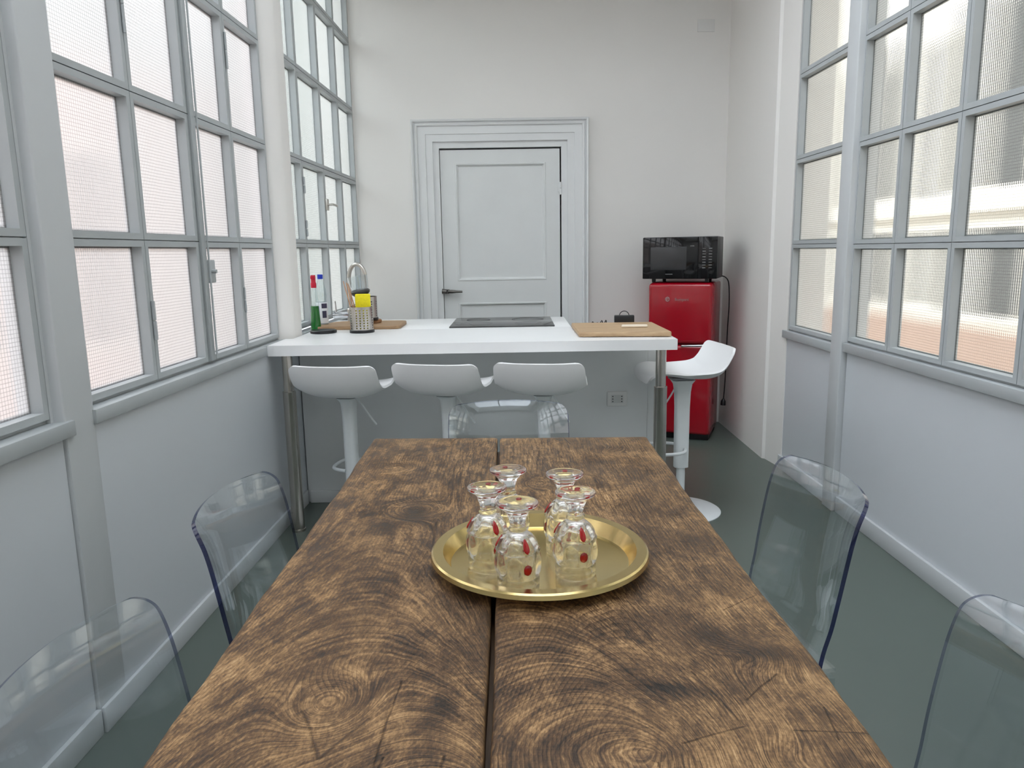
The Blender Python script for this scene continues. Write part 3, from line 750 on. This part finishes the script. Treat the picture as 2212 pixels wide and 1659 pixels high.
# ------------------------------------------------------------------ bar stools
def make_stool(label):
    t = thing('bar_stool', label, 'stool', group='white bar stools at the counter')
    pr = [(-.212, .690), (-.213, .712), (-.200, .733), (-.165, .742), (-.10, .736), (-.02, .722), (.06, .714), (.11, .718), (.15, .736), (.178, .772), (.195, .812), (.205, .845), (.210, .866)]
    wd = [.150, .162, .172, .180, .188, .196, .200, .201, .201, .200, .199, .197, .195]
    P = smoothpath([(0, y, z) for y, z in pr], 5); W = [p.x for p in smoothpath([(w, 0, 0) for w in wd], 5)]
    L = [0.0]
    for k in range(1, len(P)): L.append(L[-1]+(P[k]-P[k-1]).length)
    rt, rb = .034, .085                                   # corner radii of the back and of the nose
    n = len(P); tot = L[-1]; g = []
    for k in range(n):
        d1 = tot-L[k]; d0 = L[k]
        if d1 < rt: W[k] -= rt-sqrt(max(0, rt*rt-(rt-d1)**2))
        if d0 < rb: W[k] -= rb-sqrt(max(0, rb*rb-(rb-d0)**2))
    for i in range(33):
        u = -1+2*i/32; row = []
        for k in range(n):
            a = P[min(k+1, n-1)]-P[max(k-1, 0)]; nr = Vector((0, -a.z, a.y)).normalized()   # up / forward
            tt = L[k]/tot; amt = .030+.016*sin(pi*min(1, max(0, (tt-.35)/.6)))
            if tt < .2: amt *= .2+.8*tt/.2
            x = u*W[k]; uu = abs(x)/.2
            q_ = Vector((x, P[k].y, P[k].z))+nr*amt*uu**3.0
            row.append(tuple(q_))
        g.append(row)
    M().sheet(g, .011).build('seat', STOOLW, t, angle=60)
    M().box((0, -.01, .700), (.085, .11, .012), .003).build('seat_plate', PM('plate_dark_grey', (.25, .25, .26), .4) if not bpy.data.materials.get('plate_dark_grey') else bpy.data.materials['plate_dark_grey'], t)
    def rr(wx, wy, r, n=4):
        o = []
        for (sx, sy, a0) in ((1, 1, 0), (-1, 1, pi/2), (-1, -1, pi), (1, -1, 1.5*pi)):
            for k in range(n+1):
                a = a0+k*pi/2/n; o.append((sx*(wx-r)+r*cos(a), sy*(wy-r)+r*sin(a)))
        return o
    def loft(secs):
        vs = []; fs = []; n = len(secs[0][1])
        for z, s_ in secs: vs += [(x, y, z) for x, y in s_]
        for k in range(len(secs)-1):
            for i in range(n): fs.append((k*n+i, k*n+(i+1) % n, (k+1)*n+(i+1) % n, (k+1)*n+i))
        fs += [tuple(reversed(range(n))), tuple(range((len(secs)-1)*n, len(secs)*n))]
        return M().add(vs, fs)
    loft([(.235, rr(.027, .036, .018)), (.55, rr(.027, .037, .018)), (.63, rr(.028, .040, .018)), (.67, rr(.031, .046, .02)), (.692, rr(.045, .06, .025))]).build('column', STOOLM, t)
    M().lathe([(.026, .012), (.026, .05), (.022, .055), (.022, .24)], 20).build('stem', STOOLM, t)
    M().lathe([(.208, 0), (.208, .004), (.200, .009), (.14, .013), (.05, .020), (.034, .03), (.027, .035)], 56).build('base', STOOLM, t)
    loop = [(-.03, .01, .335), (-.075, -.005, .335), (-.108, -.04, .335), (-.118, -.10, .335), (-.108, -.165, .335), (-.07, -.19, .335), (0, -.195, .335), (.07, -.19, .335), (.108, -.165, .335), (.118, -.10, .335), (.108, -.04, .335), (.075, -.005, .335), (.03, .01, .335)]
    M().tube(smoothpath(loop, 5), .0085, 10).build('footrest', STOOLM, t)
    M().tube(smoothpath([(-.04, 0, .685), (-.058, -.012, .655), (-.085, -.03, .60), (-.112, -.05, .55)], 4), .0045, 8).build('lever', STOOLM, t)
    return t
stl = [('white bar stool leftmost at the counter, beside the left steel leg', (-.79, 3.43, 0), pi-radians(8)),
       ('second white bar stool from the left, turned slightly', (-.325, 3.44, 0), pi-radians(13)),
       ('third white bar stool from the left, behind the clear chair', (.122, 3.42, 0), pi-radians(9)),
       ('white bar stool turned sideways at the right end of the counter', (.838, 3.748, 0), radians(-84))]
s0 = make_stool(stl[0][0])
for i, (lb, loc, rz) in enumerate(stl):
    s_ = s0 if i == 0 else copy_tree(s0); s_.location = loc; s_.rotation_euler = (0, 0, rz); s_['label'] = lb

# ------------------------------------------------------------------ things on the counter
def rounded_poly(pts, r, n=4):
    out = []; N = len(pts)
    for i in range(N):
        p0, p1, p2 = Vector(pts[i-1]), Vector(pts[i]), Vector(pts[(i+1) % N])
        a = (p0-p1).normalized()*r+p1; b = (p2-p1).normalized()*r+p1
        for k in range(n+1):
            t = k/n; out.append(tuple((1-t)**2*a+2*t*(1-t)*p1+t*t*b))
    return out
def board(name, label, mat, poly, z0, z1, r):
    pl = rounded_poly(poly, r); n = len(pl); c = Vector((sum(p[0] for p in pl)/n, sum(p[1] for p in pl)/n))
    vs = []; fs = []
    for z, ins in ((z0, .002), (z0+.002, 0), (z1-.003, 0), (z1, .003)):
        for p in pl:
            d = (c-Vector(p)).normalized()*ins; vs.append((p[0]+d.x-c.x, p[1]+d.y-c.y, z-z0))
    for k in range(3):
        for i in range(n): fs.append((k*n+i, k*n+(i+1) % n, (k+1)*n+(i+1) % n, (k+1)*n+i))
    fs += [tuple(reversed(range(n))), tuple(range(3*n, 4*n))]
    return tag(M().add(vs, fs).build(name, mat, None, (c.x, c.y, z0)), label, 'cutting board')
board('cutting_board', 'large pale wooden cutting board at the right end of the bar', BOARD_A, [(.302, 3.625), (.742, 3.575), (.735, 4.075), (.300, 4.095)], HC+.003, HC+.026, .008)
board('cutting_board', 'brown wooden cutting board lying behind the utensil holders', BOARD_B, [(-1.155, 4.175), (-.652, 4.165), (-.655, 4.50), (-.9, 4.52), (-1.08, 4.50)], HC+.001, HC+.020, .05)
tag(M().lathe([(0, 0), (.070, 0), (.074, .004), (.074, .015), (.070, .019), (0, .019)], 36, (0, 0, 0)).build('round_board', BOARD_C, None, (-.862, 4.372, HC+.0205)), 'small dark round wooden board under the rear utensil holder', 'board')

kn = thing('kitchen_knife', 'small knife with a cream handle on the pale cutting board', 'knife', (.597, 3.79, HC+.026), radians(-4))
M().box((.0, 0, .008), (.132, .020, .015), .006, 3).build('handle', CREAM, kn)
M().add([(-.055, .022, .001), (.055, .030, .001), (.06, .046, .001), (-.05, .045, .001), (-.055, .022, .004), (.055, .030, .004), (.06, .046, .002), (-.05, .045, .002)], [(0, 1, 2, 3), (7, 6, 5, 4), (0, 4, 5, 1), (1, 5, 6, 2), (2, 6, 7, 3), (3, 7, 4, 0)]).build('blade', BLADE, kn, smooth=False)

bx = thing('black_box', 'small black box with a wire hoop handle behind the cutting board', 'box', (.592, 4.118, HC), radians(-6))
M().box((0, 0, .0305), (.108, .05, .061), .004).build('body', BLACK, bx)
M().tube(arc((0, 0, .058), .026, 0, pi, 16), .0022, 8).build('handle', BLACK, bx)
wb_ = M()
pts = [(.405, 4.118, HC+.004), (.42, 4.12, HC+.028), (.428, 4.122, HC+.006), (.445, 4.118, HC+.024), (.452, 4.12, HC+.004), (.47, 4.122, HC+.034), (.478, 4.12, HC+.006), (.492, 4.118, HC+.036), (.498, 4.12, HC+.006), (.53, 4.122, HC+.005)]
c = Vector((.467, 4.12, HC))
tag(wb_.tube([Vector(p)-c for p in smoothpath(pts, 4)], .0024, 8).build('dark_cord', BLACK, None, c), 'thin dark tangled cord on the counter behind the pale board', 'cord')

def perforated(label, x, y, z0, hgt, r, base):
    t = thing('utensil_holder', label, 'utensil holder', (x, y, z0), 0, 'perforated steel utensil holders')
    # real holes: the wall is built from cells, holes are left open squares with cut corners
    n = 40; zl = .014; rowz = [zl+.012+i*.0135 for i in range(int((hgt-.03)/.0135))]
    wall = M(); hh = .0034; da = 2*pi/n
    zs = [zl]; 
    for zc in rowz: zs += [zc-hh, zc+hh]
    zs.append(hgt)
    for rad, mi_ in ((r, 0), (r-.0012, 1)):
        for k in range(len(zs)-1):
            hole_row = (k % 2 == 1)
            for i in range(n):
                a0, a1 = i*da, (i+1)*da
                if hole_row and (i % 2 == 0) and (i//2) % 5 not in (3,):
                    m0 = (a0+a1)/2; half = hh/rad
                    for (b0, b1) in ((a0, m0-half), (m0+half, a1)):
                        wall.add([(rad*cos(b0), rad*sin(b0), zs[k]), (rad*cos(b1), rad*sin(b1), zs[k]), (rad*cos(b1), rad*sin(b1), zs[k+1]), (rad*cos(b0), rad*sin(b0), zs[k+1])], [(0, 1, 2, 3)], mi_)
                    continue
                wall.add([(rad*cos(a0), rad*sin(a0), zs[k]), (rad*cos(a1), rad*sin(a1), zs[k]), (rad*cos(a1), rad*sin(a1), zs[k+1]), (rad*cos(a0), rad*sin(a0), zs[k+1])], [(0, 1, 2, 3)], mi_)
    wall.lathe([(r+.0006, hgt-.002), (r+.0006, hgt+.001), (r-.0018, hgt+.001), (r-.0018, hgt-.002)], n, closed=True)
    wall.build('steel_wall', [STEEL, PEWTER], t, angle=25)  # darker inner metal stands in for the shade inside the holder
    M().lathe([(0, 0), (r+.003, 0), (r+.004, .003), (r+.004, .013), (r+.001, .016), (r-.003, .016), (r-.003, .008), (0, .008)], 40).build('base', BLACK, t)
    return t
perforated('perforated steel utensil holder holding a yellow sponge and sticks', -.835, 4.035, HC, .138, .0625, True)
perforated('perforated steel utensil holder at the back under the upturned cup', -.866, 4.335, HC+.040, .135, .0625, True)
sp = thing('sponge', 'bright yellow sponge cloth standing in the front utensil holder', 'sponge', (-.822, 4.030, HC+.009), radians(3))
M().box((0, 0, .100), (.080, .024, .195), .006, 3).build('sponge_body', YELLOW, sp)
dirs = [(-.078, .02, .275, -.032, -.02), (-.062, .01, .268, -.022, .0), (-.056, .03, .262, -.014, .015)]
lbs = ['wooden stick in the front utensil holder, leaning furthest left', 'wooden stick in the front utensil holder, middle of three', 'wooden stick in the front utensil holder, closest to the sponge']
for (tx, ty, tz, bx_, by_), lb in zip(dirs, lbs):
    o = M().tube([(bx_+.02, by_*.6, .010), (tx, ty*.6, tz)], [.0036, .0024], 8).build('wooden_stick', STICK, None, (-.835-.012, 4.035, HC)); tag(o, lb, 'stick', 'wooden sticks in the utensil holder')
cup = thing('plastic_cup', 'clear cup with dark base tilted on the rear utensil holder', 'cup', (-.893, 4.335, HC+.182), 0)
cup.rotation_euler = (radians(4), radians(-8), 0)
M().lathe([(.0, .030), (.046, .030), (.052, .06), (.058, .112), (.0565, .112), (.0505, .06), (.045, .032), (0, .032)], 32).build('cup_wall', CLEARC, cup)
M().lathe([(0, .0), (.040, .0), (.054, .014), (.056, .026), (.047, .034), (0, .034)], 32).build('cup_base', PM('cup_base_dark', (.045, .042, .038), .4), cup)
tag(M().lathe([(0, 0), (.068, 0), (.0705, .003), (.0705, .013), (.066, .0165), (.060, .0145), (0, .0135)], 44).build('pot_lid', BLACK, None, (-1.045, 4.038, HC)), 'flat round black lid on the white counter beside the holder', 'lid')

# spray bottle with green liquid, and a clear bottle with a blue cap
sb = thing('cleaner_bottle', 'bottle of green cleaner with a red cap by the column', 'bottle', (-1.126, 4.195, HC))
M().lathe([(0, .0), (.026, .0), (.0285, .004), (.0275, .03), (.0225, .125), (.0225, .135), (0, .135)], 28, sy=.8).build('liquid', GREENL, sb)
M().lathe([(.0292, .0), (.0292, .03), (.0238, .13), (.0205, .19), (.0135, .228), (.012, .245), (.0105, .245), (.012, .227), (.0192, .188), (.0228, .13), (.028, .03), (.028, .002)], 28, closed=True, sy=.8).build('bottle_wall', CLEARB, sb)
M().lathe([(.0145, .236), (.0155, .244), (.0155, .262), (.013, .266), (.013, .30), (.012, .306), (0, .306)], 22).box((.0, -.006, .294), (.022, .030, .020), .004).build('cap', REDCAP, sb)
cb = thing('water_bottle', 'clear plastic bottle with a blue cap and printed label', 'bottle', (-1.118, 4.315, HC))
M().lathe([(.030, .0), (.033, .006), (.033, .03), (.0325, .15), (.031, .165), (.033, .18), (.032, .215), (.024, .25), (.0145, .272), (.0135, .285), (.012, .285), (.0225, .249), (.0305, .214), (.0315, .18), (.0295, .165), (.031, .15), (.0315, .01), (.029, .002)], 28, closed=True).build('bottle_wall', CLEARB, cb)
M().lathe([(.0334, .03), (.0336, .031), (.0332, .148), (.0328, .149), (.0328, .03)], 28, closed=True).build('label', LABELW, cb)
def patch(name, a0, a1, z0, z1, r, mat, par):
    g_ = [[(r*cos(a0+(a1-a0)*i/8), r*sin(a0+(a1-a0)*i/8), z0+(z1-z0)*k/3) for k in range(4)] for i in range(9)]
    M().sheet(g_, .0004).build(name, mat, par)
patch('label_stripe', radians(-150), radians(-100), .02, .125, .0339, LABELB, cb)
patch('label_print', radians(-78), radians(-20), .115, .142, .0339, LABELD, cb)
patch('label_print', radians(-74), radians(-30), .06, .10, .0339, LABELD, cb)
M().lathe([(.0155, .280), (.0155, .304), (.0145, .306), (0, .306)], 22).build('cap', BLUECAP, cb)

# tap
fa = thing('kitchen_faucet', 'tall arched brushed steel faucet behind the utensil holders', 'faucet', (-1.015, 4.60, HC))
path = [(0, 0, .0), (0, 0, .25)]+[(.052-.052*cos(a), -.02*(1-cos(a))/2, .27+.085*sin(a)) for a in [i*pi*.97/14 for i in range(15)]]+[(.106, -.022, .245), (.109, -.023, .215)]
M().tube(smoothpath(path, 3), .0115, 14).build('spout', STEEL, fa)
M().lathe([(.027, 0), (.027, .008), (.022, .012), (.022, .085), (.018, .09)], 24).build('body', STEEL, fa)
M().cyl((-.10, 0, .05), (-.015, 0, .05), .020, 18).cyl((-.108, 0, .05), (-.1, 0, .05), .022, 18).build('mixer_hub', CHROME, fa)
M().cyl((-.09, 0, .065), (-.094, 0, .135), .0045, 10).build('lever', CHROME, fa)

# ------------------------------------------------------------------ fridge and microwave in the corner
FTH = radians(-22)
fr = thing('refrigerator', 'bright red retro refrigerator in the back right corner', 'refrigerator', (1.335, 5.12, 0), FTH)
FW_, FD_, FH_ = .44, .44, 1.115     # local: x from -FW to 0, y from 0 (front) to FD
M().bb(-FW_, 0, .055, FD_, .03, FH_, .022, 4).build('body', RED, fr)
def fdoor(z0, z1, nm):
    d = M().bb(-FW_, 0, 0, .06, z0, z1, .026, 5); return d.build(nm, RED, fr)
fdoor(.692, FH_-.004, 'door'); dl = fdoor(.045, .682, 'door')
M().bb(-FW_+.01, -.01, .05, .40, 0, .05, .005).build('plinth', BLACK, fr)
M().tube(smoothpath([(-.20, .0, .676), (-.19, -.03, .680), (-.10, -.036, .684), (-.03, -.03, .688), (-.02, 0, .688)], 5), .008, 10, flat=.7).build('handle', CHROME, dl)
def text(word, size, parent, loc, rot, mat, name='lettering'):
    cu = bpy.data.curves.new('t', 'FONT'); cu.body = word; cu.size = size; cu.extrude = .0012; cu.align_x = 'LEFT'
    ob = bpy.data.objects.new('t', cu); COL.objects.link(ob); dg = bpy.context.evaluated_depsgraph_get()
    me = bpy.data.meshes.new_from_object(ob.evaluated_get(dg)); bpy.data.objects.remove(ob); me.materials.clear(); me.materials.append(mat)
    o = bpy.data.objects.new(name, me); COL.objects.link(o); o.parent = parent; o.location = loc; o.rotation_euler = rot; return o
EMB = PM('emblem_silver', (.42, .26, .26), .3, .6)
text('Bompani', .027, fr, (-.255, -.001, .990), (pi/2, 0, 0), EMB)
M().tube(arc((-.305, -.001, 1.0), .0135, 0, 2*pi, 24)[:-1], .003, 8, closed=True).box((-.311, -.001, 1.0), (.006, .003, .018), .001).box((-.302, -.001, 1.002), (.006, .003, .012), .001).build('emblem', EMB, fr)

mwv = thing('microwave_oven', 'black microwave oven standing on the red refrigerator', 'microwave', (1.358, 5.115, FH_), radians(-21))
MW, MD, MH = .505, .36, .285; zf = .024
M().bb(-MW, 0, .012, MD, zf, zf+MH, .006, 3).build('housing', BLACK, mwv)
M().bb(-MW, -.128, 0, .014, zf+.002, zf+MH-.002, .003).build('door', BLACKG, mwv)
M().bb(-MW+.055, -.205, -.0012, .001, zf+.062, zf+.218, .0005).build('door_window', GREYGL, mwv)
M().bb(-.126, -.0, .0, .014, zf+.002, zf+MH-.002, .003).build('control_panel', BLACKG, mwv)
k_ = 0
for j in range(8):
    for i in range(2):
        M().box((-.088+i*.042, -.0005, zf+.075+j*.0185), (.022, .0012, .004 if (i+j) % 2 else .006), .0004).build('button', GREYSP, mwv)
M().box((-MW/2-.07, -.0005, zf+.033), (.05, .0012, .004)).build('marking', GREYSP, mwv); M().box((-.168, -.0005, zf+.222), (.026, .0012, .004)).build('marking', GREYSP, mwv)
for (x, y) in ((-MW+.07, .05), (-.07, .05), (-MW+.10, MD-.06), (-.08, MD-.06)):
    M().lathe([(.013, 0), (.015, zf+.004)], 14, (x, y, 0)).build('foot', BLACK, mwv)
pc = thing('power_cord', 'black power cord with plug hanging beside the red refrigerator', 'cord', (1.53, 5.50, 0))
M().tube(smoothpath([(-.058, -.062, 1.148), (-.02, -.05, 1.135), (.008, -.035, 1.09), (.016, -.035, .95), (.010, -.035, .75), (.006, -.04, .55), (.002, -.04, .35), (-.004, -.04, .24)], 6), .0042, 8).build('cable', BLACK, pc)
M().tube([(-.004, -.04, .245), (-.005, -.04, .225), (-.006, -.04, .195)], [.006, .018, .020], 12).build('plug', BLACK, pc)

# ------------------------------------------------------------------ light: an overcast sky through the windows and the added roof light
W = bpy.data.worlds.new('overcast_sky'); S.world = W; W.use_nodes = True; nt = W.node_tree; nt.nodes.clear()
bg = nt.nodes.new('ShaderNodeBackground'); ow = nt.nodes.new('ShaderNodeOutputWorld'); nt.links.new(bg.outputs[0], ow.inputs[0])
q = NT(nt); dx_, dy_, dz_ = q.sep(q.n('ShaderNodeTexCoord').outputs['Generated'])
bg.inputs[0].default_value = (.94, .98, 1.03, 1)
nt.links.new(q.add(2.45, q.mul(dx_, -2.0)), bg.inputs[1])          # cloud cover is thinner and brighter on the left

S.view_settings.view_transform = 'Standard'; S.view_settings.look = 'None'; S.view_settings.gamma = 1.0
S.view_settings.use_curve_mapping = False; S.view_settings.exposure = 0.88
C = S.cycles
C.max_bounces = 12; C.diffuse_bounces = 6; C.glossy_bounces = 6; C.transmission_bounces = 10; C.transparent_max_bounces = 24
C.sample_clamp_indirect = 8; C.use_denoising = True; C.caustics_reflective = True; C.caustics_refractive = True
